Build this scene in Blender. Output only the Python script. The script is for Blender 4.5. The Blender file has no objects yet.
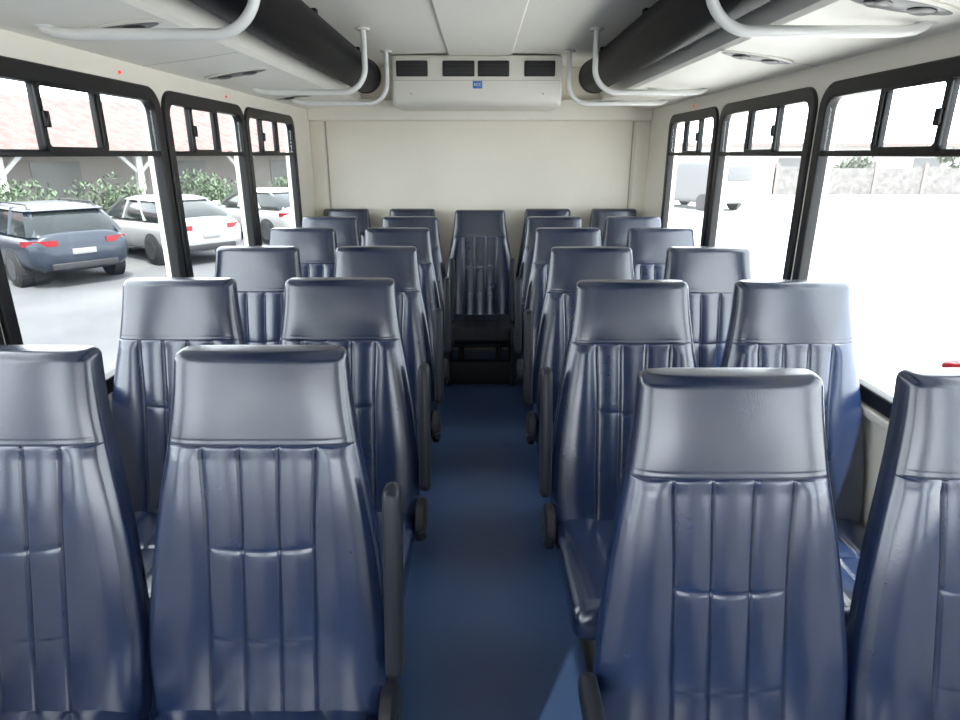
import bpy, bmesh, math, random
from mathutils import Vector, Matrix
random.seed(7)
SC = bpy.context.scene
COL = SC.collection
PI = math.pi
SC.view_settings.view_transform = 'Standard'
HW = 1.25          # interior half width
CZ = 1.52          # eye height

# ---------------------------------------------------------------- materials
def mat(name, col, rough=0.5, metal=0.0, spec=0.5, noise=None, bump=None, coat=0.0, emis=None, coatr=0.2, wrinkle=None, ior=None):
    m = bpy.data.materials.new(name); m.use_nodes = True
    nt = m.node_tree; b = nt.nodes['Principled BSDF']
    b.inputs['Base Color'].default_value = (*col, 1)
    b.inputs['Roughness'].default_value = rough
    b.inputs['Metallic'].default_value = metal
    b.inputs['Specular IOR Level'].default_value = spec
    b.inputs['Coat Weight'].default_value = coat
    b.inputs['Coat Roughness'].default_value = coatr
    if ior: b.inputs['IOR'].default_value = ior
    if emis:
        b.inputs['Emission Color'].default_value = (*emis[0], 1); b.inputs['Emission Strength'].default_value = emis[1]
    tc = nt.nodes.new('ShaderNodeTexCoord')
    if noise:
        sc, amt = noise
        n = nt.nodes.new('ShaderNodeTexNoise'); n.inputs['Scale'].default_value = sc; n.inputs['Detail'].default_value = 4
        nt.links.new(tc.outputs['Object'], n.inputs['Vector'])
        r = nt.nodes.new('ShaderNodeValToRGB')
        r.color_ramp.elements[0].position = .3; r.color_ramp.elements[1].position = .7
        r.color_ramp.elements[0].color = (*[c*(1-amt) for c in col], 1)
        r.color_ramp.elements[1].color = (*[min(1, c*(1+amt)) for c in col], 1)
        nt.links.new(n.outputs['Fac'], r.inputs['Fac']); nt.links.new(r.outputs['Color'], b.inputs['Base Color'])
    last = None
    if wrinkle:
        sc, st, di = wrinkle
        mp = nt.nodes.new('ShaderNodeMapping'); mp.inputs['Scale'].default_value = (1.0, 1.0, .55); nt.links.new(tc.outputs['Object'], mp.inputs[0])
        n = nt.nodes.new('ShaderNodeTexNoise'); n.inputs['Scale'].default_value = sc; n.inputs['Detail'].default_value = 1.5; n.inputs['Distortion'].default_value = .4
        nt.links.new(mp.outputs[0], n.inputs['Vector'])
        bp = nt.nodes.new('ShaderNodeBump'); bp.inputs['Strength'].default_value = st; bp.inputs['Distance'].default_value = di
        nt.links.new(n.outputs['Fac'], bp.inputs['Height']); last = bp
        nt.links.new(bp.outputs['Normal'], b.inputs['Normal'])
    if bump:
        sc, st, di, kind = bump
        if kind == 'v':
            n = nt.nodes.new('ShaderNodeTexVoronoi'); o = n.outputs['Distance']
        else:
            n = nt.nodes.new('ShaderNodeTexNoise'); n.inputs['Detail'].default_value = 3; o = n.outputs['Fac']
        n.inputs['Scale'].default_value = sc
        nt.links.new(tc.outputs['Object'], n.inputs['Vector'])
        bp = nt.nodes.new('ShaderNodeBump'); bp.inputs['Strength'].default_value = st; bp.inputs['Distance'].default_value = di
        if last: nt.links.new(last.outputs['Normal'], bp.inputs['Normal'])
        nt.links.new(o, bp.inputs['Height']); nt.links.new(bp.outputs['Normal'], b.inputs['Normal'])
    return m

M = {}
M['leather'] = mat('navy_leather', (0.0100, 0.0220, 0.064), .25, spec=.95, noise=(9, .10), bump=(260, .06, .002, 'v'), coat=.45, coatr=.18, wrinkle=(9, .09, .006))
M['leather_head'] = mat('navy_leather_head', (0.0110, 0.0200, 0.050), .26, spec=.95, noise=(9, .10), bump=(260, .06, .002, 'v'), coat=.45, coatr=.19, wrinkle=(8, .12, .006))
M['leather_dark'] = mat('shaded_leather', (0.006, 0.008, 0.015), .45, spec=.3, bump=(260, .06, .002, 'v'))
M['arm'] = mat('arm_plastic', (0.016, 0.018, 0.025), .38, spec=.35, bump=(300, .1, .001, 'n'))
M['dark_metal'] = mat('dark_metal', (0.010, 0.011, 0.014), .5)
M['shell'] = mat('seat_shell', (0.025, 0.03, 0.045), .5)
M['cream'] = mat('cream_panel', (0.82, 0.78, 0.69), .55, noise=(2.5, .03))
M['ceil'] = mat('ceiling_panel', (0.91, 0.885, 0.82), .5, noise=(2.0, .02))
M['rear'] = mat('rear_panel', (0.79, 0.74, 0.63), .4, noise=(1.6, .04), coat=.15)
M['console'] = mat('console_grey', (0.07, 0.07, 0.075), .5)
M['seam'] = mat('panel_seam', (0.42, 0.40, 0.35), .6)
M['frame'] = mat('black_window_frame', (0.006, 0.006, 0.007), .4, spec=.35)
M['floor'] = mat('blue_vinyl', (0.042, 0.080, 0.185), .38, noise=(120, .05), bump=(220, .06, .001, 'n'))
M['duct'] = mat('black_duct_vinyl', (0.003, 0.003, 0.005), .42, spec=.5, ior=1.13, bump=(120, .08, .002, 'n'))
M['rail'] = mat('white_rail', (0.78, 0.78, 0.76), .3, coat=.4)
M['lampgrey'] = mat('lamp_grey', (0.10, 0.10, 0.10), .35)
M['lampdark'] = mat('lamp_dark', (0.03, 0.03, 0.03), .3)
M['acbody'] = mat('ac_body', (0.77, 0.745, 0.68), .45)
M['black'] = mat('vent_black', (0.01, 0.01, 0.01), .5)
M['slat'] = mat('vent_slat', (0.02, 0.02, 0.02), .5)
M['red'] = mat('red_plastic', (0.75, 0.03, 0.04), .35)
M['redled'] = mat('red_indicator', (0.8, 0.03, 0.03), .3, emis=((1, .05, .03), 1.0))
M['blue'] = mat('logo_blue', (0.03, 0.16, 0.5), .4)
M['white'] = mat('white_paint', (0.8, 0.8, 0.8), .4)
M['platew'] = mat('plate_white', (0.2, 0.2, 0.2), .4)
M['chrome'] = mat('chrome', (0.7, 0.7, 0.7), .2, metal=1)
M['carblue'] = mat('car_paint_slate', (0.017, 0.024, 0.038), .3, metal=.2, coat=.25, coatr=.08)
M['carwhite'] = mat('car_paint_white', (0.25, 0.25, 0.25), .3, coat=.3, coatr=.05)
M['carglass'] = mat('car_glass', (0.012, 0.016, 0.018), .08, spec=.35)
M['cardark'] = mat('car_dark', (0.012, 0.012, 0.015), .6)
M['taillight'] = mat('tail_light', (0.18, 0.005, 0.010), .25)
M['tyre'] = mat('tyre', (0.009, 0.009, 0.009), .8)
M['rim'] = mat('rim', (0.08, 0.08, 0.085), .4, metal=.7)
M['tile'] = mat('roof_tile', (0.118, 0.073, 0.067), .85, noise=(3, .3))
M['stucco'] = mat('stucco', (0.30, 0.275, 0.26), .9, noise=(1, .08))
M['bwhite'] = mat('white_timber', (0.45, 0.44, 0.43), .7)
M['bwin'] = mat('dark_opening', (0.14, 0.14, 0.14), .3)
M['leaf'] = mat('leaf', (0.085, 0.120, 0.075), .8, spec=.2, noise=(3, .2))
M['leafpale'] = mat('pale_leaf', (0.17, 0.19, 0.155), .7, noise=(3, .3))  # paler than leaf: bright haze put into the colour
M['bark'] = mat('bark', (0.12, 0.08, 0.05), .9)
M['fence'] = mat('fence_dark', (0.122, 0.116, 0.115), .8, noise=(4, .3))
M['pale'] = mat('pale_building', (0.40, 0.39, 0.38), .8)
M['paleroof'] = mat('pale_roof', (0.15, 0.13, 0.125), .8)
M['vanpaint'] = mat('van_paint', (0.14, 0.14, 0.145), .5)
M['vanglass'] = mat('van_glass', (0.09, 0.095, 0.10), .3)
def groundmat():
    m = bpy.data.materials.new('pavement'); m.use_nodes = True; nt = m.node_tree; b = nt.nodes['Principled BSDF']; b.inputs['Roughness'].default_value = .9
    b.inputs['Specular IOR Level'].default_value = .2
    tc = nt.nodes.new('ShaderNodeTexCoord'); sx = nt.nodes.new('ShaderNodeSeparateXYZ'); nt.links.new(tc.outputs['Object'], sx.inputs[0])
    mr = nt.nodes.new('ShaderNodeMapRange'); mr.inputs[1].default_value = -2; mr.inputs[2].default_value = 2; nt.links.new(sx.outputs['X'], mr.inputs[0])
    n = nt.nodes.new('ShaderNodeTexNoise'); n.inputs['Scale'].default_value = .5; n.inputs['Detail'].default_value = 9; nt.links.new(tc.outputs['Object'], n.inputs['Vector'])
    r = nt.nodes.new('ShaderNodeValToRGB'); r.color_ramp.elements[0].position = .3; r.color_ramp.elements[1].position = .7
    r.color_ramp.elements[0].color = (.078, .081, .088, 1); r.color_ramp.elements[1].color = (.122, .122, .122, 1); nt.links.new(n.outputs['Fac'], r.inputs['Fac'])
    mx = nt.nodes.new('ShaderNodeMix'); mx.data_type = 'RGBA'; nt.links.new(mr.outputs[0], mx.inputs[0]); nt.links.new(r.outputs[0], mx.inputs[6]); mx.inputs[7].default_value = (.62, .61, .60, 1)  # shade and glare put into the colour: dark left, pale right
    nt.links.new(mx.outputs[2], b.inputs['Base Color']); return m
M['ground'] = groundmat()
def glassmat(name='window_glass', tint=(0.93, 0.95, 0.95)):
    m = bpy.data.materials.new(name); m.use_nodes = True; nt = m.node_tree
    for n in list(nt.nodes): nt.nodes.remove(n)
    o = nt.nodes.new('ShaderNodeOutputMaterial'); t = nt.nodes.new('ShaderNodeBsdfTransparent'); t.inputs[0].default_value = (*tint, 1)
    g = nt.nodes.new('ShaderNodeBsdfGlossy'); g.inputs['Roughness'].default_value = .03
    mx = nt.nodes.new('ShaderNodeMixShader'); mx.inputs[0].default_value = .05
    nt.links.new(t.outputs[0], mx.inputs[1]); nt.links.new(g.outputs[0], mx.inputs[2]); nt.links.new(mx.outputs[0], o.inputs[0])
    return m
M['glass'] = glassmat()

# ---------------------------------------------------------------- helpers
def link(o, parent=None):
    COL.objects.link(o)
    if parent: o.parent = parent
    return o
def obj(name, bm, m, parent=None, smooth=False):
    me = bpy.data.meshes.new(name); bmesh.ops.recalc_face_normals(bm, faces=bm.faces[:]); bm.to_mesh(me); bm.free()
    me.materials.append(M[m] if isinstance(m, str) else m)
    if smooth:
        for p in me.polygons: p.use_smooth = True
        if smooth == 'auto':
            try: me.set_sharp_from_angle(angle=math.radians(40))
            except Exception: pass
        if smooth == 'soft':
            try: me.set_sharp_from_angle(angle=math.radians(75))
            except Exception: pass
    return link(bpy.data.objects.new(name, me), parent)
def empty(name, loc=(0, 0, 0), rz=0):
    o = bpy.data.objects.new(name, None); COL.objects.link(o); o.location = loc; o.rotation_euler = (0, 0, rz); o.empty_display_size = .1
    return o
def tag(o, label, cat, group=None):
    o['label'] = label; o['category'] = cat
    if group: o['group'] = group
    return o
def struct(o): o['kind'] = 'structure'; return o
def box(bm, x0, x1, y0, y1, z0, z1, bev=0, mtx=None):
    r = bmesh.ops.create_cube(bm, size=1)
    vs = r['verts']
    for v in vs:
        v.co = Vector(((x0+x1)/2+v.co.x*(x1-x0), (y0+y1)/2+v.co.y*(y1-y0), (z0+z1)/2+v.co.z*(z1-z0)))
    if bev:
        es = list({e for v in vs for e in v.link_edges})
        rr = bmesh.ops.bevel(bm, geom=es, offset=bev, segments=3, affect='EDGES', profile=.5)
        vs = list({v for f in rr['faces'] for v in f.verts} | {v for v in vs if v.is_valid})
    if mtx:
        for v in vs: v.co = mtx @ v.co
    return bm
def mbox(name, m, parent, *a, bev=0, mtx=None):
    bm = bmesh.new(); box(bm, *a, bev=bev, mtx=mtx); return obj(name, bm, m, parent, smooth='auto' if bev else False)
def tube(bm, pts, r, seg=14):
    pts = [Vector(p) for p in pts]; rings = []
    n = len(pts); up = None
    for i, p in enumerate(pts):
        d = (pts[min(i+1, n-1)]-pts[max(i-1, 0)]).normalized()
        if up is None:
            a = Vector((0, 0, 1)) if abs(d.z) < .9 else Vector((0, 1, 0))
            s = d.cross(a).normalized()
        else:
            s = (up - d*up.dot(d)).normalized()
        up = s; t = d.cross(s)
        rr = r[i] if isinstance(r, (list, tuple)) else r
        rings.append([bm.verts.new(p+(s*math.cos(2*PI*k/seg)+t*math.sin(2*PI*k/seg))*rr) for k in range(seg)])
    loft(bm, rings)
def loft(bm, rings, cap=True):
    for a, b in zip(rings, rings[1:]):
        n = len(a)
        for k in range(n): bm.faces.new((a[k], a[(k+1) % n], b[(k+1) % n], b[k]))
    if cap:
        bm.faces.new(rings[0][::-1]); bm.faces.new(rings[-1])
def rrect(x0, x1, y0, y1, r, seg=8):
    pts = []
    for cx, cy, a0 in ((x1-r, y1-r, 0), (x0+r, y1-r, 90), (x0+r, y0+r, 180), (x1-r, y0+r, 270)):
        for k in range(seg+1):
            a = math.radians(a0+90*k/seg); pts.append((cx+r*math.cos(a), cy+r*math.sin(a)))
    return pts
def plate(name, loops, th, m, mtx, parent=None, bev=0):
    cu = bpy.data.curves.new(name, 'CURVE'); cu.dimensions = '2D'; cu.fill_mode = 'BOTH'; cu.extrude = th/2-bev; cu.bevel_depth = bev; cu.bevel_resolution = 2
    for lp in loops:
        s = cu.splines.new('POLY'); s.points.add(len(lp)-1); s.use_cyclic_u = True
        for p, q in zip(s.points, lp): p.co = (q[0], q[1], 0, 1)
    t = bpy.data.objects.new('t', cu); COL.objects.link(t)
    dg = bpy.context.evaluated_depsgraph_get()
    me = bpy.data.meshes.new_from_object(t.evaluated_get(dg)); me.name = name
    bpy.data.objects.remove(t); bpy.data.curves.remove(cu)
    me.transform(mtx); me.materials.clear(); me.materials.append(M[m])
    bm = bmesh.new(); bm.from_mesh(me); bmesh.ops.remove_doubles(bm, verts=bm.verts[:], dist=1e-5); bmesh.ops.recalc_face_normals(bm, faces=bm.faces[:]); bm.to_mesh(me); bm.free()
    return link(bpy.data.objects.new(name, me), parent)
def MX(x): return Matrix(((0, 0, 1, x), (1, 0, 0, 0), (0, 1, 0, 0), (0, 0, 0, 1)))
def MY(y): return Matrix(((1, 0, 0, 0), (0, 0, -1, y), (0, 1, 0, 0), (0, 0, 0, 1)))

# ---------------------------------------------------------------- shell
Y0, Y1 = -2.2, 4.86
WB, WT = CZ-.74, CZ+.225
WL = [(-2.12, -1.56), (-1.24, -.34), (-.28, .60), (.66, 1.53), (1.585, 2.575), (2.635, 3.475), (3.53, 4.40)]
WR = [(-.60, .36), (.42, 1.36), (1.42, 2.42), (2.49, 3.42), (3.49, 4.32)]
for side, wins, nm in ((-1, WL, 'wall_left'), (1, WR, 'wall_right')):
    loops = [[(Y0, 0), (Y1, 0), (Y1, 2.1), (Y0, 2.1)]] + [rrect(a, b, WB, WT, .07) for a, b in wins]
    struct(plate(nm, loops, .06, 'cream', MX(side*(HW+.03))))
struct(mbox('floor', 'floor', None, -HW-.06, HW+.06, Y0, Y1+.06, -.08, 0))
bm = bmesh.new(); box(bm, -HW-.06, HW+.06, Y1, Y1+.06, 0, 2.3); struct(obj('wall_back', bm, 'rear'))
loops = [[(-HW-.06, 0), (HW+.06, 0), (HW+.06, 2.3), (-HW-.06, 2.3)], rrect(-1.1, 1.1, .90, 1.85, .1)]
struct(plate('wall_front', loops, .06, 'console', MY(Y0-.03)))
for i, x in enumerate((-1.135, 1.125)):
    struct(mbox('trim_%d' % (i+1), 'seam', None, x-.005, x+.005, Y1-.004, Y1, .0, 1.76))
for i, s in enumerate((-1, 1)):
    struct(mbox('trim_%d' % (3+i), 'rear', None, min(s*1.145, s*HW), max(s*1.145, s*HW), Y1-.014, Y1, .0, 1.76, bev=.005))
struct(mbox('trim_5', 'cream', None, -HW, HW, 4.80, Y1, 1.755, 1.9, bev=.012))
for i, s in enumerate((-1, 1)):
    struct(mbox('trim_%d' % (6+i), 'cream', None, min(s*HW, s*(HW-.022)), max(s*HW, s*(HW-.022)), Y0, Y1-.06, WB-.055, WB-.025, bev=.006))
    struct(mbox('baseboard_left' if s < 0 else 'baseboard_right', 'dark_metal', None, min(s*HW, s*(HW-.02)), max(s*HW, s*(HW-.02)), Y0, Y1, 0, .09, bev=.005))
half = [(HW+.06, 1.825), (1.0, 1.862), (.882, 1.880), (.866, 1.892), (.866, 2.05), (.84, 2.09), (.78, 2.112), (.62, 2.12), (.4, 2.126), (.205, 2.13), (.195, 2.116), (0, 2.118)]
prof = [(-x, z) for x, z in half] + [(x, z) for x, z in half[::-1][1:]]
prof += [(HW+.06, 2.42), (-HW-.06, 2.42)]
bm = bmesh.new()
loft(bm, [[bm.verts.new((x, y, z)) for x, z in prof] for y in (Y0-.06, Y1+.06)])
struct(obj('ceiling', bm, 'ceil', smooth=False))
k = 8
for s in (-1, 1):
    for y in (1.25, 2.5, 3.75):
        bm = bmesh.new(); b0 = [(s*1.24, 1.832), (s*1.0, 1.862), (s*.885, 1.8795)]
        for (xa, za), (xb, zb) in zip(b0, b0[1:]):
            v = [bm.verts.new((xa, y-.003, za-.003)), bm.verts.new((xb, y-.003, zb-.003)), bm.verts.new((xb, y+.003, zb-.003)), bm.verts.new((xa, y+.003, za-.003))]
            bm.faces.new(v)
        struct(obj('trim_%d' % k, bm, 'seam')); k += 1
struct(mbox('trim_%d' % k, 'console', None, -.58, .58, Y0, .35, 2.06, 2.112, bev=.015)); k += 1  # unseen dark panel added under the front ceiling to darken seat reflections

def window(n, side, a, b):
    r = struct(empty('window_%d' % n, (side*(HW+.008), a, WB)))
    w = b-a; h = WT-WB; mid = CZ+.005-WB
    mx = MX(0)
    plate('window_frame', [rrect(-.014, w+.014, -.014, h+.014, .08), rrect(.022, w-.022, .026, h-.026, .05)], .042, 'frame', mx, r, bev=.006)
    bm = bmesh.new(); box(bm, -.014, .014, .02, w-.02, mid-.010, mid+.010, bev=.003); obj('sash_bar', bm, 'frame', r, smooth='auto')
    cuts = [.25, .54] if side < 0 else [.29, .57]
    if a == 1.585: cuts = [.305, .595]
    elif a == 1.42: cuts = [.37, .65]
    else: cuts = [c*w/.92 for c in cuts]
    for c in cuts:
        bm = bmesh.new(); box(bm, -.010, .010, c-.010, c+.010, mid, h-.02, bev=.003); obj('window_mullion', bm, 'frame', r, smooth='auto')
    bm = bmesh.new(); box(bm, -.003, .003, .021, w-.021, .025, mid-.010); g = obj('glass_pane', bm, 'glass', r)
    es = [.021]+cuts+[w-.021]
    for i in range(3):
        bm = bmesh.new(); box(bm, -.003, .003, es[i]+.009, es[i+1]-.009, mid+.010, h-.026); obj('glass_pane', bm, 'glass', r)
    s0, s1 = es[1]-.012, es[2]+.012
    sash = plate('sliding_sash', [rrect(s0, s1, mid+.004, h-.024, .02), rrect(s0+.016, s1-.016, mid+.018, h-.038, .012)], .010, 'frame', MX(-side*.014), r)
    l = bmesh.new(); box(l, -side*.022-.007, -side*.022+.007, s0+.004, s0+.026, mid+.07, mid+.115, bev=.004); obj('slide_latch', l, 'frame', sash, smooth='auto')
    return r
n = 1
wr = {}
for (a, b) in WL: window(n, -1, a, b); n += 1
for (a, b) in WR: wr[a] = window(n, 1, a, b); n += 1
bm = bmesh.new(); tube(bm, [(-.015, .060, .235), (-.035, .060, .230), (-.045, .072, .226), (-.045, .105, .221), (-.015, .115, .222)], .0115, 10)
h = obj('release_handle', bm, 'red', wr[1.42], smooth=True); h['label'] = 'red emergency release handle'
for s, y, lab in ((-1, 2.35, 'tiny red indicator light above the nearest left window'), (-1, 3.3, 'tiny red indicator light above the middle left window'), (1, 3.9, 'tiny red indicator light above the farthest right window')):
    bm = bmesh.new(); bmesh.ops.create_uvsphere(bm, u_segments=12, v_segments=8, radius=.006)
    o = obj('indicator_light', bm, 'redled', smooth=True); o.location = (s*(HW-.002), y, CZ+.272); tag(o, lab, 'indicator light', 'red indicator lights above the windows')

# ---------------------------------------------------------------- overhead things
for s, lab in ((-1, 'long black padded tubular duct along the left side of the ceiling'), (1, 'long black padded tubular duct along the right side of the ceiling')):
    r = tag(empty('overhead_duct', (s*.722, 0, 1.990)), lab, 'air duct', 'black overhead ducts')
    bm = bmesh.new(); tube(bm, [(0, -2.0+i*.25, 0) for i in range(26)], .096, 40); obj('duct_tube', bm, 'duct', r, smooth='auto')
    bm = bmesh.new(); tube(bm, [(0, 4.24, 0), (0, 4.27, 0), (0, 4.29, 0)], [.101, .101, .089], 40); obj('end_cap', bm, 'frame', r, smooth='auto')
    for y in (-.5, 1.1, 2.0, 3.0, 4.0): mbox('mounting_bracket', 'dark_metal', r, -.02, .02, y-.02, y+.02, .088, .138)
names = ['nearest', 'middle', 'farthest']
for s in (-1, 1):
    for i, y in enumerate((1.84 if s < 0 else 1.80, 3.46, 4.16)):
        side = 'left' if s < 0 else 'right'
        xx = .585 if i < 2 else (.572 if s < 0 else .545)
        zt = 2.122
        r = tag(empty('grab_rail', (s*xx, y, zt)), 'white bent tube grab rail under the %s ceiling duct, %s of the three' % (side, names[i]), 'grab rail', 'white grab rails')
        R = .12; zb = CZ+.305-zt; e = 1.16-xx
        pts = [(0, 0, -.0), (0, 0, zb+R)] + [(s*(R-R*math.cos(a)), 0, zb+R-R*math.sin(a)) for a in [PI/2*k/10 for k in range(1, 11)]] + [(s*(e-.075), 0, zb), (s*(e-.03), 0, zb+.004), (s*(e-.008), 0, zb+.014), (s*e, 0, zb+.022)]
        bm = bmesh.new(); tube(bm, pts, .0145, 16); obj('rail_tube', bm, 'rail', r, smooth='auto')
        bm = bmesh.new(); tube(bm, [(0, 0, 0), (0, 0, -.012)], .034, 20); obj('ceiling_flange', bm, 'rail', r, smooth='auto')
        bm = bmesh.new(); tube(bm, [(s*e, 0, zb+.026), (s*e, 0, zb+.016)], .028, 20); obj('end_flange', bm, 'rail', r, smooth='auto')
def oval(bm, a, b, z0, z1, seg=32, pointy=1.0):
    rings = []
    for z, k in ((z0, .88), ((z0+z1)/2, 1.0), (z1, 1.0)):
        rings.append([bm.verts.new((a*k*math.copysign(abs(math.cos(t))**pointy, math.cos(t)), b*k*math.sin(t), z)) for t in [2*PI*i/seg for i in range(seg)]])
    loft(bm, rings)
LAMPS = {-1: ((1.03, 1.95), (1.05, 2.93), (1.07, 3.95)), 1: ((1.0, 1.665), (1.01, 2.50), (1.05, 3.72))}
for s in (-1, 1):
    for i, (lx, y) in enumerate(LAMPS[s]):
        side = 'left' if s < 0 else 'right'
        r = tag(empty('reading_lamp', (s*lx, y, 1.862-(lx-1)*.148)), 'oval dark grey twin reading lamp recessed in the %s ceiling panel, %s of the three' % (side, names[i]), 'lamp', 'oval ceiling lamps')
        r.rotation_euler = (0, s*.148, 0)
        bm = bmesh.new(); oval(bm, .14, .058, -.005, .002); obj('lamp_bezel', bm, 'acbody', r, smooth='auto')
        bm = bmesh.new(); oval(bm, .128, .047, -.007, -.003, pointy=1.2); obj('lamp_recess', bm, 'lampgrey', r, smooth='auto')
        for q in (-.055, .055):
            bm = bmesh.new(); tube(bm, [(q, 0, -.004), (q, 0, -.009), (q, 0, -.012)], [.032, .032, .026], 20); obj('lamp_lens', bm, 'lampdark', r, smooth='auto')
ac = tag(empty('air_conditioner', (-.02, 4.85, 1.82)), 'cream rear air conditioner with four black vents above the back row', 'air conditioner')
bm = bmesh.new()
pr = [(-.01, .30), (-.52, .30), (-.54, .295), (-.552, .28), (-.558, .16), (-.558, .06), (-.552, .03), (-.53, .008), (-.50, 0), (-.01, 0)]
rings = []
for x, k_, dz in ((-.548, .90, .02), (-.544, .95, .008), (-.53, .99, .002), (-.51, 1, 0), (.51, 1, 0), (.53, .99, .002), (.544, .95, .008), (.548, .90, .02)):
    rings.append([bm.verts.new((x, y*k_ if y < -.1 else y, z+(dz if z < .1 else -dz*.6))) for y, z in pr])
loft(bm, rings); obj('housing', bm, 'acbody', ac, smooth='auto')
for x0, x1 in ((-.51, -.31), (-.217, -.014), (.006, .205), (.30, .495)):
    bm = bmesh.new(); box(bm, x0, x1, -.566, -.54, .172, .264, bev=.008); v = obj('vent', bm, 'black', ac, smooth='auto')
    for q in range(3):
        bm = bmesh.new(); box(bm, x0+.014, x1-.014, -.569, -.562, .19+q*.025, .194+q*.025); obj('vent_slat', bm, 'slat', v)
bm = bmesh.new(); box(bm, -.53, .53, -.5605, -.55, .148, .151); obj('trim_line', bm, 'seam', ac)
bm = bmesh.new(); box(bm, -.026, .034, -.564, -.55, .102, .146, bev=.004); lg = obj('logo_badge', bm, 'blue', ac, smooth='auto')
tcu = bpy.data.curves.new('logo_text', 'FONT'); tcu.body = 'ACC'; tcu.size = .024; tcu.align_x = 'CENTER'; tcu.align_y = 'CENTER'
to = bpy.data.objects.new('t', tcu); COL.objects.link(to); me = bpy.data.meshes.new_from_object(to.evaluated_get(bpy.context.evaluated_depsgraph_get()))
bpy.data.objects.remove(to); me.transform(Matrix.Translation((.004, -.5650, .124)) @ Matrix.Rotation(PI/2, 4, 'X')); me.materials.clear(); me.materials.append(M['white'])
link(bpy.data.objects.new('logo_lettering', me), lg)
for x in (-.42, .42):
    bm = bmesh.new(); tube(bm, [(x, -.55, .07), (x, -.562, .07)], .007, 10); obj('screw', bm, 'chrome', ac)

# ---------------------------------------------------------------- seats
ZT, ZS, ZB = 1.14, .957, .33
REC = .235
T_OFF = .052
def yc(z): return -(ZT-z)*REC
WTB = [(.33, .240), (.40, .2475), (.47, .2525), (.54, .2540), (.60, .2505), (.66, .2445), (.72, .2370), (.78, .2285), (.84, .2185), (.90, .2075), (.957, .1965), (1.05, .1835), (1.14, .1755)]
def interp(z, tb):
    for i in range(len(tb)-1):
        if tb[i][0] <= z <= tb[i+1][0]:
            p1, p2 = tb[i], tb[i+1]; p0 = tb[max(0, i-1)]; p3 = tb[min(len(tb)-1, i+2)]
            h_ = p2[0]-p1[0]; t = (z-p1[0])/h_
            m1 = (p2[1]-p0[1])/max(1e-6, (p2[0]-p0[0]))*h_; m2 = (p3[1]-p1[1])/max(1e-6, (p3[0]-p1[0]))*h_
            return (2*t**3-3*t*t+1)*p1[1]+(t**3-2*t*t+t)*m1+(-2*t**3+3*t*t)*p2[1]+(t**3-t*t)*m2
    return tb[0][1] if z < tb[0][0] else tb[-1][1]
def g(d, s): return math.exp(-(d/s)**2)
def sm(a, b, x):
    t = max(0, min(1, (x-a)/(b-a))); return t*t*(3-2*t)
def edge(x, W): return 1-(abs(x)/W)**6
def seams(z):
    a = .110+.006*sm(.78, .957, z)
    return a*.345, a
def detail_back(x, z, W):
    b, a = seams(z); d = 0; ax = abs(x)
    inside = 1-sm(a-.008, a+.002, ax)
    top = 1-sm(ZS-.03, ZS, z)
    for s_ in (a, b): d -= .0036*g(ax-s_, .0030)
    p = .0042*(.40+.60*top)
    z1 = .752-.010*math.cos(min(1, ax/a)*PI/2); z2 = .562-.008*math.cos(min(1, ax/a)*PI/2)
    p *= (1-.25*g(z-z1, .014))*(1-.10*g(z-z2, .014))
    if ax < b: d += p*math.cos(ax/b*PI/2)**.8
    elif ax < a: d += p*max(0, math.sin((ax-b)/(a-b)*PI))**.8
    if ax > a:
        t = min(1, (ax-a)/max(.01, (W-a))); d += .0120*math.sin(t*PI)*(.65+.35*(1-t))*(.45+.55*top)
    d -= .0015*g(z-z1, .0034)*inside
    d -= .0007*g(z-z2, .0034)*inside
    d += .0004*math.sin(z*30+(1 if x > 0 else 2.4))*sm(a, a+.03, ax)
    d += .003*(1-top)*edge(x, W)
    d -= .0010*g(z-ZS, .0020)
    return d
def detail_head(x, z, W):
    t = min(1, max(0, (z-ZS)/(ZT-ZS)))
    d = .0022*math.sin(t*PI)*edge(x, W)+.003*edge(x, W)*(1-t)
    d -= .0010*g(z-ZS, .0020)
    d -= .0006*g(z-ZS-.011, .0018)
    d += .0005*math.sin(x*22+1)*math.sin(z*30)
    return d
def half_xs(W, z):
    b, a = seams(max(.66, min(z, ZS)))
    if z > ZS: b, a = b*W/.1965, a*W/.1965
    def seg(p, q, n):
        o = [0, .0016, .0034, .006, .010]
        out = [p+v for v in o] + [p+.010+(q-p-.02)*i/n for i in range(1, n)] + [q-v for v in o[::-1]]
        return out[:-1]
    xs = [0, .25*b, .5*b, .7*b, b-.010, b-.006, b-.0034, b-.0016] + seg(b, a, 7)
    xs += [a+v for v in (0, .0016, .0034, .006, .010)]
    n_ = 26
    for i in range(1, n_+1):
        xs.append(a+.010+(W-a-.010)*math.sin(PI/2*i/n_))
    return xs
def section(W, T, z, det, ff=1.0, nb=24, n=4.4):
    hx = half_xs(W, z); xs = [-v for v in hx[::-1][:-1]]+hx
    pts = []
    for x in xs:
        u = max(-1, min(1, x/W))
        sh = max(0, 1-abs(u)**n)**(1/n)
        f = sh*min(1, (1-abs(u))/.06) if abs(u) > .94 else 1
        pts.append((W*u, yc(z)+T_OFF-T*sh-det(W*u, z, W)*f*ff, z))
    for i in range(1, nb):
        th = PI/2-PI*i/nb; u = math.sin(th)
        sh = max(0, 1-abs(u)**n)**(1/n)
        pts.append((W*u, yc(z)+T_OFF+T*.8*sh, z))
    return pts
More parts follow.
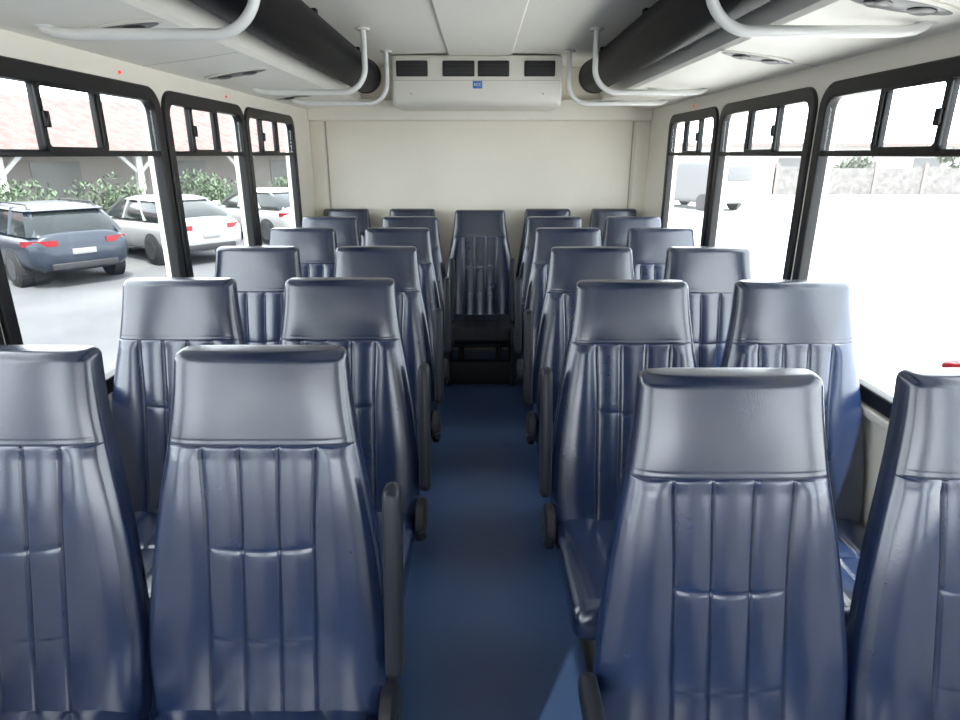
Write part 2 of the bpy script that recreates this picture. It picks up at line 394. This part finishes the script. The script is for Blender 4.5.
def pad(za, zb, ra, rb, det, step, fb=1.0):
    zs = []
    if ra:
        for k in range(7): zs.append(za+ra*(1-math.cos(PI/2*k/7)))
    nmid = int((zb-za-ra-rb)/step)
    for k in range(nmid+1): zs.append(za+ra+(zb-za-ra-rb)*k/nmid)
    if rb:
        for k in range(1, 13): zs.append(zb-rb+rb*math.sin(PI/2*k/12))
    bm = bmesh.new(); rings = []
    for z in zs:
        W0 = interp(z, WTB); W = W0; T = T0 = .044+.010*(ZT-z)
        if ra and z-za < ra:
            f = math.sqrt(max(0, 1-(1-(z-za)/ra)**2)); W -= ra*.8*(1-f); T -= min(T-.008, ra)*(1-f)
        if rb and zb-z < rb:
            f = math.sqrt(max(0, 1-(1-(zb-z)/rb)**2)); W -= rb*.9*(1-f); T -= min(T-.008, rb*1.2)*(1-f)*fb
        rings.append([bm.verts.new(p) for p in section(W, T, z, det, T/T0)])
    loft(bm, rings)
    return bm
def keep(bm, name, m, smooth=True):
    o = obj(name, bm, m, smooth=smooth); me = o.data; bpy.data.objects.remove(o); return me
BACK = keep(pad(ZB, ZS, .03, 0, detail_back, .0038), 'backrest', 'leather', 'soft')
HEAD = keep(pad(ZS, ZT, 0, .019, detail_head, .0028), 'headrest', 'leather_head', 'soft')
def cushion_mesh():
    bm = bmesh.new(); rings = []
    ya, yb = -.125, -.60
    N = 70
    for k in range(N+1):
        t = k/N; y = ya+(yb-ya)*t
        H = .060; W = .240; zc = .350
        e = max(0, (t-.90)/.10)
        if e > 0: f = math.sqrt(max(0, 1-e*e)); W -= .035*(1-f); H = max(.01, H*(f*.92+.08)); zc -= .012*(1-f)
        pts = []
        for i in range(91):
            th = -PI/2+PI*i/90; u = math.sin(th); sh = max(0, 1-abs(u)**5)**.2
            x = W*u; ax = abs(x); d = 0
            for s_ in (.11, .037): d -= .005*g(ax-s_, .005)*(1 if t < .93 else 0)
            if ax > .11: d += .008*math.sin(min(1, (ax-.11)/(.12))*PI)
            d -= .005*g(t-.5, .012)*(1 if ax < .11 else 0)
            pts.append((x, y, zc+H*sh+d*sh))
        for i in range(1, 20):
            th = PI/2-PI*i/20; u = math.sin(th); sh = max(0, 1-abs(u)**5)**.2
            pts.append((W*u, y, zc-H*.9*sh))
        rings.append([bm.verts.new(p) for p in pts])
    loft(bm, rings); return bm
CUSH = keep(cushion_mesh(), 'seat_cushion', 'leather')
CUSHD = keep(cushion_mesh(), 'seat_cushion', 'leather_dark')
bm = bmesh.new(); rings = []
for k in range(13):
    z = .33+(1.10-.33)*k/12; W = interp(z, WTB)-.02-(.02 if k in (0, 12) else 0)
    y = yc(z)+T_OFF+.03
    rings.append([bm.verts.new(p) for p in ((-W, y, z), (W, y, z), (W*.96, y+.022, z), (0, y+.03, z), (-W*.96, y+.022, z))])
loft(bm, rings); SHELL = keep(bm, 'back_shell', 'shell', 'auto')
bm = bmesh.new(); box(bm, -.19, .19, -.52, -.13, .265, .31, bev=.008); FRAME = keep(bm, 'seat_frame', 'dark_metal', 'auto')
bm = bmesh.new(); tube(bm, [(0, -.46, .0), (0, -.44, .14), (0, -.42, .27)], .016, 10); LEGF = keep(bm, 'leg', 'dark_metal', 'auto')
bm = bmesh.new(); tube(bm, [(0, -.14, .0), (0, -.17, .14), (0, -.2, .27)], .016, 10); LEGR = keep(bm, 'leg', 'dark_metal', 'auto')
bm = bmesh.new(); box(bm, -.022, .022, -.49, -.11, 0, .012, bev=.004); FOOT = keep(bm, 'foot_plate', 'dark_metal', 'auto')
bm = bmesh.new(); rings = []
L = .42; ER = .026
zz_ = [ER*(1-math.cos(PI/2*k/8)) for k in range(8)]+[ER+(L-2*ER)*k/16 for k in range(17)]+[L-ER+ER*math.sin(PI/2*k/8) for k in range(1, 9)]
for z in zz_:
    t = z/L; e = min(z, L-z)
    f = math.sqrt(max(0.0, 1-(1-min(1, e/ER))**2))*.97+.03
    w = .019*f; d = (.028+.006*math.sin(t*PI))*f
    rings.append([bm.verts.new((w*math.copysign(abs(math.cos(a))**.6, math.cos(a)), d*math.copysign(abs(math.sin(a))**.6, math.sin(a)), z)) for a in [2*PI*i/20 for i in range(20)]])
loft(bm, rings); ARM = keep(bm, 'armrest', 'arm', True)
bm = bmesh.new(); tube(bm, [(-.016, 0, 0), (-.012, 0, 0), (.010, 0, 0), (.017, 0, 0)], [.062, .072, .072, .058], 28); BRK = keep(bm, 'side_bracket', 'dark_metal', 'auto')
bm = bmesh.new(); tube(bm, [(0, 0, 0), (0, -.04, -.01), (0, -.085, -.01)], [.008, .010, .013], 10); LEV = keep(bm, 'recline_lever', 'arm', 'auto')

def child(name, me, parent): return link(bpy.data.objects.new(name, me), parent)
def seat(x, y, label, arm=0, down=False, group='navy seats in the passenger rows', cush=None):
    r = tag(empty('bus_seat', (x, y, 0)), label, 'seat', group)
    child('backrest', BACK, r); child('headrest', HEAD, r); child('seat_cushion', cush or CUSH, r); child('back_shell', SHELL, r); child('seat_frame', FRAME, r)
    for s in (-.13, .13):
        a = child('leg', LEGF, r); a.location.x = s
        a = child('leg', LEGR, r); a.location.x = s
        a = child('foot_plate', FOOT, r); a.location.x = s
    if arm:
        a = child('armrest', ARM, r)
        if down:
            a.location = (arm*.274, yc(.57)+.03, .56); a.rotation_euler = (math.radians(90), 0, 0)
        else:
            a.location = (arm*.274, yc(.49)+.0, .48); a.rotation_euler = (-math.atan(REC)+.03, 0, 0)
        b = child('side_bracket', BRK, r); b.location = (arm*.258, yc(.40)+.02, .375)
        l = child('recline_lever', LEV, b); l.location = (arm*.012, 0, 0)
    return r
ordn = ['front', 'second', 'third', 'fourth', 'fifth']
LY = [1.18, 1.94, 2.68, 3.41, 4.06]
RY = [1.055, 1.90, 2.66, 3.41, 4.06]
seats = {}
for i in range(5):
    seats['La', i] = seat(-.452, LY[i], 'navy leather seat beside the aisle in the %s row left of the aisle' % ordn[i], arm=1)
    seats['Lw', i] = seat(-.972, LY[i], 'navy leather seat against the left windows in the %s row' % ordn[i])
    seats['Ra', i] = seat(.470 if i == 0 else .482, RY[i], 'navy leather seat beside the aisle in the %s row right of the aisle' % ordn[i], arm=-1, down=(i == 0))
    seats['Rw', i] = seat(.968 if i == 0 else .992, RY[i], 'navy leather seat against the right windows in the %s row' % ordn[i])
for key in (('Ra', 0), ('Rw', 0)): seats[key].scale = (.965, 1, .993)
for x, y, lab in ((0, 4.585, 'navy leather seat at the aisle end, centre of the back row'), (-.503, 4.69, 'back row seat just left of the centre seat'), (.503, 4.69, 'back row seat just right of the centre seat'), (-.996, 4.69, 'back row seat in the rear left corner'), (.996, 4.69, 'back row seat in the rear right corner')):
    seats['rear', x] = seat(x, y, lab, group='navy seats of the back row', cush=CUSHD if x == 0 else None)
    seats['rear', x].scale = (1.03 if x == 0 else .95, 1, 1)
r = seats['rear', 0]
bm = bmesh.new(); box(bm, -.225, .225, -.53, -.46, 0, .165, bev=.006); obj('base_box', bm, 'dark_metal', r, smooth='auto')
for s in (-1, 1):
    bm = bmesh.new(); box(bm, s*.215-.012, s*.215+.012, -.56, -.15, 0, .30, bev=.004); obj('side_plate', bm, 'dark_metal', r, smooth='auto')
r = seats['Rw', 1]
bm = bmesh.new(); box(bm, -.018, .018, -.03, .03, -.012, .012, bev=.005); b = obj('belt_buckle', bm, 'arm', r, smooth='auto'); b.location = (-.16, -.25, .435); b.rotation_euler = (0.3, 0, .3)
bm = bmesh.new(); box(bm, -.012, .012, -.034, -.02, -.008, .013, bev=.002); obj('release_button', bm, 'red', b, smooth='auto')
for kx, key in ((-.2, ('La', 1)), (-.2, ('Ra', 2)), (.19, ('Lw', 1))):
    bm = bmesh.new(); pts = [(kx, -.20, .415), (kx+.01, -.24, .43), (kx+.03, -.32, .425), (kx+.05, -.40, .43)]
    rings = [[bm.verts.new(Vector(p)+Vector(q)) for q in ((-.022, 0, -.002), (.022, 0, -.002), (.022, 0, .002), (-.022, 0, .002))] for p in pts]
    loft(bm, rings); obj('seat_belt', bm, 'arm', seats[key])

# ---------------------------------------------------------------- outside
GZ = -.80
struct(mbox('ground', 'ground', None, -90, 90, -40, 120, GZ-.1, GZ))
def car(loc, heading, paint, label, L=4.6, H=1.46, sedan=False):
    r = tag(empty('car', loc, heading), label, 'car', None)
    st = [(-.5, .50, .50, .66), (-.496, .64, .40, .84), (-.485, .76, .33, .97), (-.46, .84, .28, 1.0), (-.40, .88, .25, 1.01), (-.25, .90, .23, .99), (0, .90, .22, .97), (.15, .90, .22, .95), (.28, .89, .24, .91), (.38, .87, .26, .84), (.45, .80, .30, .75), (.485, .70, .34, .68), (.5, .56, .42, .60)]
    def cr(p0, p1, p2, p3, t): return .5*((2*p1)+(-p0+p2)*t+(2*p0-5*p1+4*p2-p3)*t*t+(-p0+3*p1-3*p2+p3)*t**3)
    ss = []
    for i in range(len(st)-1):
        a = st[max(0, i-1)]; b = st[i]; c = st[i+1]; d_ = st[min(len(st)-1, i+2)]
        for q in range(4): ss.append(tuple([b[0]+(c[0]-b[0])*q/4]+[cr(a[j], b[j], c[j], d_[j], q/4) for j in (1, 2, 3)]))
    ss.append(st[-1])
    bm = bmesh.new(); rings = []
    for x, w, zb, zt in ss:
        c = zb+(zt-zb)*.55; ring = []
        for i in range(36):
            a = 2*PI*i/36; ca, sa = math.cos(a), math.sin(a)
            h = (zt-c) if sa > 0 else (c-zb)
            ring.append(bm.verts.new((x*L, w*math.copysign(abs(ca)**.5, ca), c+h*math.copysign(abs(sa)**(.75 if sa > 0 else .5), sa))))
        rings.append(ring)
    loft(bm, rings); obj('car_body', bm, paint, r, smooth='auto')
    rb, rt = (-.43, -.25) if sedan else (-.475, -.37)
    def frus(b, t, zb, zt, wb, wt, name, m, par=r):
        bm = bmesh.new(); rg = []
        for k in range(9):
            q = k/8; e = q*q*.5+q*.5
            x0 = b[0]+(t[0]-b[0])*e; x1 = b[1]+(t[1]-b[1])*e; w = wb+(wt-wb)*e; z = zb+(zt-zb)*q
            rg.append([bm.verts.new(p) for p in ((x0, -w*.5, z), (x0+.03, -w*.86, z), (x0+.12, -w, z), (x1-.25, -w, z), (x1-.05, -w*.85, z), (x1, -w*.5, z), (x1, w*.5, z), (x1-.05, w*.85, z), (x1-.25, w, z), (x0+.12, w, z), (x0+.03, w*.86, z), (x0, w*.5, z))])
        loft(bm, rg); return obj(name, bm, m, par, smooth=True if m != 'carglass' else 'auto')
    frus((rb*L, .24*L), (rt*L, .06*L), .94, H-.05, .80, .62, 'car_windows', 'carglass')
    frus(((rt-.03)*L, .08*L), ((rt+.05)*L, .02*L), H-.075, H, .68, .50, 'car_roof', paint)
    for s in (-1, 1):
        for (xb, xt, wd) in (((rb-.003)*L, (rt-.002)*L, .09), ((rb+.2)*L, (rt+.13)*L, .05), (.0*L, -.02*L, .05), (.225*L, .055*L, .06)):
            bm = bmesh.new()
            yb = .815 if xb > (rb+.02)*L else .72; yt = .645 if xb > (rb+.02)*L else .57
            rg = [[bm.verts.new((x+dx, s*(y+dy), z)) for dx, dy in ((0, -.02), (wd, .02), (wd, -.03), (0, -.04))] for x, y, z in ((xb, yb, .94), (xt, yt, H-.03))]
            loft(bm, rg)
            obj('pillar', bm, paint, r)
    for s in (-1, 1):
        bm = bmesh.new(); rg = []
        for xx, yy in ((-.4965, .40), (-.494, .56), (-.482, .70), (-.462, .80), (-.435, .855)):
            rg.append([bm.verts.new((xx*L+dx, s*(yy+.01+dx*.3), zz)) for dx, zz in ((-.015, .77), (-.015, .87), (.05, .87), (.05, .77))])
        loft(bm, rg); obj('tail_light', bm, 'taillight', r, smooth='auto')
    bm = bmesh.new(); box(bm, -.503*L, -.47*L, -.56, .56, .34, .46, bev=.02); obj('bumper_insert', bm, 'cardark', r, smooth='auto')
    bm = bmesh.new(); box(bm, -.505*L, -.49*L, -.2, .2, .60, .70, bev=.005); obj('number_plate', bm, 'platew', r, smooth='auto')
    if not sedan:
        for s in (-1, 1):
            bm = bmesh.new(); tube(bm, [(rt*L+.12, s*.55, H-.02), (rt*L+.16, s*.55, H+.03), (.0, s*.55, H+.03), (.03*L, s*.54, H-.02)], .013, 8); obj('roof_rail', bm, 'cardark', r)
    for x in (-.30*L, .31*L):
        for s in (-1, 1):
            bm = bmesh.new(); tube(bm, [(x, s*.70, .33), (x, s*.905, .33)], .36, 28); obj('wheel_arch', bm, 'cardark', r)
            bm = bmesh.new(); tube(bm, [(x, s*.72, .33), (x, s*.74, .33), (x, s*.91, .33), (x, s*.93, .33)], [.30, .33, .33, .30], 28); w = obj('wheel', bm, 'tyre', r, smooth='auto')
            bm = bmesh.new(); tube(bm, [(x, s*.92, .33), (x, s*.94, .33)], .20, 20); obj('wheel_rim', bm, 'rim', w)
    for s in (-1, 1):
        bm = bmesh.new(); box(bm, .17*L, .21*L, s*.98-.09, s*.98+.09, .94, 1.07, bev=.03); obj('wing_mirror', bm, paint, r, smooth='auto')
    return r
hd = math.radians(90+52)
car((-9.1, 12.9, GZ), hd, 'carblue', 'slate blue estate car parked outside the nearest left window', H=1.43)
car((-7.75, 15.3, GZ), hd, 'carwhite', 'white saloon car parked beyond the slate blue car', sedan=True, H=1.42)
car((-6.3, 18.6, GZ), hd, 'carwhite', 'white car farthest away, seen through the last left window', sedan=True, H=1.42)
br = tag(empty('building', (-14.9, 18.2, GZ), math.radians(57)), 'low building with terracotta tiled roof and white porch posts behind the cars', 'building')
mbox('wall', 'stucco', br, -26, 24, 2.4, 6, 0, 2.7)
for i in range(9):
    x = -22+i*5
    mbox('window', 'bwin', br, x, x+1.6, 2.36, 2.42, .9, 2.1)
for i in range(12):
    x = -24+i*4.2
    mbox('porch_post', 'bwhite', br, x-.11, x+.11, -.11, .11, 0, 2.45, bev=.01)
    for s in (-1, 1):
        mt = Matrix.Translation((x+s*.35, 0, 2.05)) @ Matrix.Rotation(s*math.radians(45), 4, 'Y')
        mbox('porch_brace', 'bwhite', br, -.06, .06, -.06, .06, -.5, .5, mtx=mt)
mbox('eave_beam', 'bwhite', br, -26, 24, -.12, .12, 2.35, 2.6)
bm = bmesh.new(); prev = None
nx = 50*8*2
for i in range(nx+1):
    x = -26+50*i/nx; h = .05*abs(math.sin(PI*x/.45))
    c = [bm.verts.new((x, -.6, 2.42+h)), bm.verts.new((x, 5.2, 4.35+h)), bm.verts.new((x, 9, 3.2+h))]
    if prev:
        bm.faces.new((prev[0], c[0], c[1], prev[1])); bm.faces.new((prev[1], c[1], c[2], prev[2]))
    prev = c
obj('tiled_roof', bm, 'tile', br, smooth=True)
def bush(loc, rx, ry, rz, n, label, cat='bush', name='bush', trunk=0, leaf=.09, group=None, m='leaf', lobes=5):
    r = tag(empty(name, loc), label, cat, group)
    L_ = [(Vector((random.uniform(-.6, .6)*rx, random.uniform(-.5, .5)*ry, random.uniform(.35, 1.35)*rz+trunk)), random.uniform(.35, .62)) for _ in range(lobes)]
    bm = bmesh.new()
    for i in range(n):
        c_, k_ = random.choice(L_)
        while True:
            p = Vector((random.uniform(-1, 1), random.uniform(-1, 1), random.uniform(-1, 1)))
            if p.length < 1: break
        p = c_+Vector((p.x*rx*k_, p.y*ry*k_, p.z*rz*k_)); p.z = max(.05, p.z)
        q = Matrix.Rotation(random.uniform(0, 6.3), 3, 'Z') @ Matrix.Rotation(random.uniform(-1.3, 1.3), 3, 'X')
        s = leaf*random.uniform(.6, 1.4)
        vs = [bm.verts.new(p+q @ Vector(c)) for c in ((0, -s, 0), (s*.4, 0, 0), (0, s, 0), (-s*.4, 0, 0))]
        bm.faces.new(vs)
    obj('foliage', bm, m, r)
    bm = bmesh.new(); tube(bm, [(0, 0, 0), (.03, 0, trunk*.6+rz*.5), (0, .02, trunk+rz)], [.09, .07, .03], 8); obj('stem', bm, 'bark', r)
    return r
def porch(u, v):
    c, s = math.cos(math.radians(57)), math.sin(math.radians(57))
    return (-14.9+u*c+v*s, 18.2+u*s-v*c, GZ)
bush(porch(.6, 1.8), 1.7, 1.2, 1.05, 2600, 'green bush between the slate blue car and the tiled building', lobes=12, leaf=.08)
bush(porch(3.6, 1.8), 1.6, 1.1, .95, 2200, 'low green bush behind the white saloon car beside the porch', lobes=12, leaf=.08)
bush(porch(6.9, 1.8), 1.4, 1.1, 1.1, 2000, 'green bush in front of the tiled building, seen through the second left window', lobes=9, leaf=.08)
bush(porch(10.9, 1.8), 1.5, 1.1, 1.25, 2000, 'taller green bush seen through the last left window', lobes=9, leaf=.08)
fn = tag(empty('boundary_fence', (22, 39.5, GZ)), 'dark boundary fence across the bright yard outside the right windows', 'fence')
mbox('fence_panel', 'fence', fn, -4, 40, -.08, .08, 0, 1.55)
for i in range(15): mbox('fence_post', 'paleroof', fn, -3.9+i*3-.1, -3.9+i*3+.1, -.14, .14, 0, 1.85)
vb = tag(empty('building', (34, 48, GZ)), 'pale long building beyond the fence outside the right windows', 'building')
mbox('wall', 'pale', vb, -24, 30, 0, 8, 0, 2.9); mbox('roof', 'paleroof', vb, -24.5, 30.5, -.8, 8.5, 2.9, 3.15)
for i in range(9): mbox('window', 'bwin', vb, -22+i*5, -20+i*5, -.05, .02, 1.0, 2.1)
van = tag(empty('van', (9.9, 29.5, GZ), math.radians(115)), 'white van parked far off, seen through the last right window', 'van')
bm = bmesh.new(); rings = []
for x, w, zb, zt in ((-2.5, .9, .45, 2.0), (-2.45, .97, .35, 2.15), (-1, 1.0, .3, 2.2), (1.0, 1.0, .3, 2.2), (1.5, .98, .3, 1.9), (2.0, .95, .3, 1.25), (2.5, .9, .4, 1.0), (2.55, .8, .5, .8)):
    rings.append([bm.verts.new((x, w*math.copysign(abs(math.cos(a))**.3, math.cos(a)), (zb+zt)/2+(zt-zb)/2*math.copysign(abs(math.sin(a))**.3, math.sin(a)))) for a in [2*PI*i/24 for i in range(24)]])
loft(bm, rings); obj('van_body', bm, 'vanpaint', van, smooth='auto')
mbox('rear_window', 'vanglass', van, -2.53, -2.47, -.7, .7, 1.3, 1.85, bev=.02)
for s in (-1, 1):
    mbox('side_window', 'vanglass', van, .3, 1.3, s*1.0-.01, s*1.0+.01, 1.3, 1.85)
    for x in (-1.5, 1.6):
        bm = bmesh.new(); tube(bm, [(x, s*.8, .35), (x, s*1.02, .35)], .36, 24); obj('wheel', bm, 'rim', van)
bush((24, 42, GZ), 1.8, 1.6, 1.0, 900, 'leafy pale tree behind the fence, left of the other tree outside the right windows', 'tree', 'tree', .8, .2, 'trees behind the fence', 'leafpale')
bush((31, 42, GZ), 1.6, 1.6, 1.1, 900, 'leafy pale tree behind the fence, right of the other tree outside the right windows', 'tree', 'tree', .8, .2, 'trees behind the fence', 'leafpale')

# ---------------------------------------------------------------- light
w = bpy.data.worlds.new('World'); SC.world = w; w.use_nodes = True
bg = w.node_tree.nodes['Background']; bg.inputs[0].default_value = (0.90, 0.95, 1.0, 1); bg.inputs[1].default_value = 7.0
sl = bpy.data.lights.new('Sun', 'SUN'); sl.energy = 13; sl.angle = math.radians(1.5); sl.color = (1, .95, .88)
so = bpy.data.objects.new('Sun', sl); COL.objects.link(so)
d = Vector((-.30, .55, -1.0)).normalized(); so.rotation_euler = d.to_track_quat('-Z', 'Y').to_euler()
# added spot standing in for low sun through the driver's window onto the floor
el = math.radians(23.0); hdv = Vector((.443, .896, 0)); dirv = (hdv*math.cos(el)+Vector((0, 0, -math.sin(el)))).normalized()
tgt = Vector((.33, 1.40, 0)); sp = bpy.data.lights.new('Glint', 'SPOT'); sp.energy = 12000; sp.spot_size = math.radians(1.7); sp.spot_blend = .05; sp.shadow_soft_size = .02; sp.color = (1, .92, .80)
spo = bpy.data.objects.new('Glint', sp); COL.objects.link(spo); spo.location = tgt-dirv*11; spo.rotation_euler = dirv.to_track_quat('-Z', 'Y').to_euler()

cam = bpy.data.cameras.new('Camera'); cam.lens = 620/960*36; cam.sensor_width = 36; cam.clip_end = 300; cam.clip_start = .02
co = bpy.data.objects.new('Camera', cam); COL.objects.link(co); co.location = (0, 0, CZ); co.rotation_euler = (math.radians(90-18.3), 0, 0)
SC.camera = co
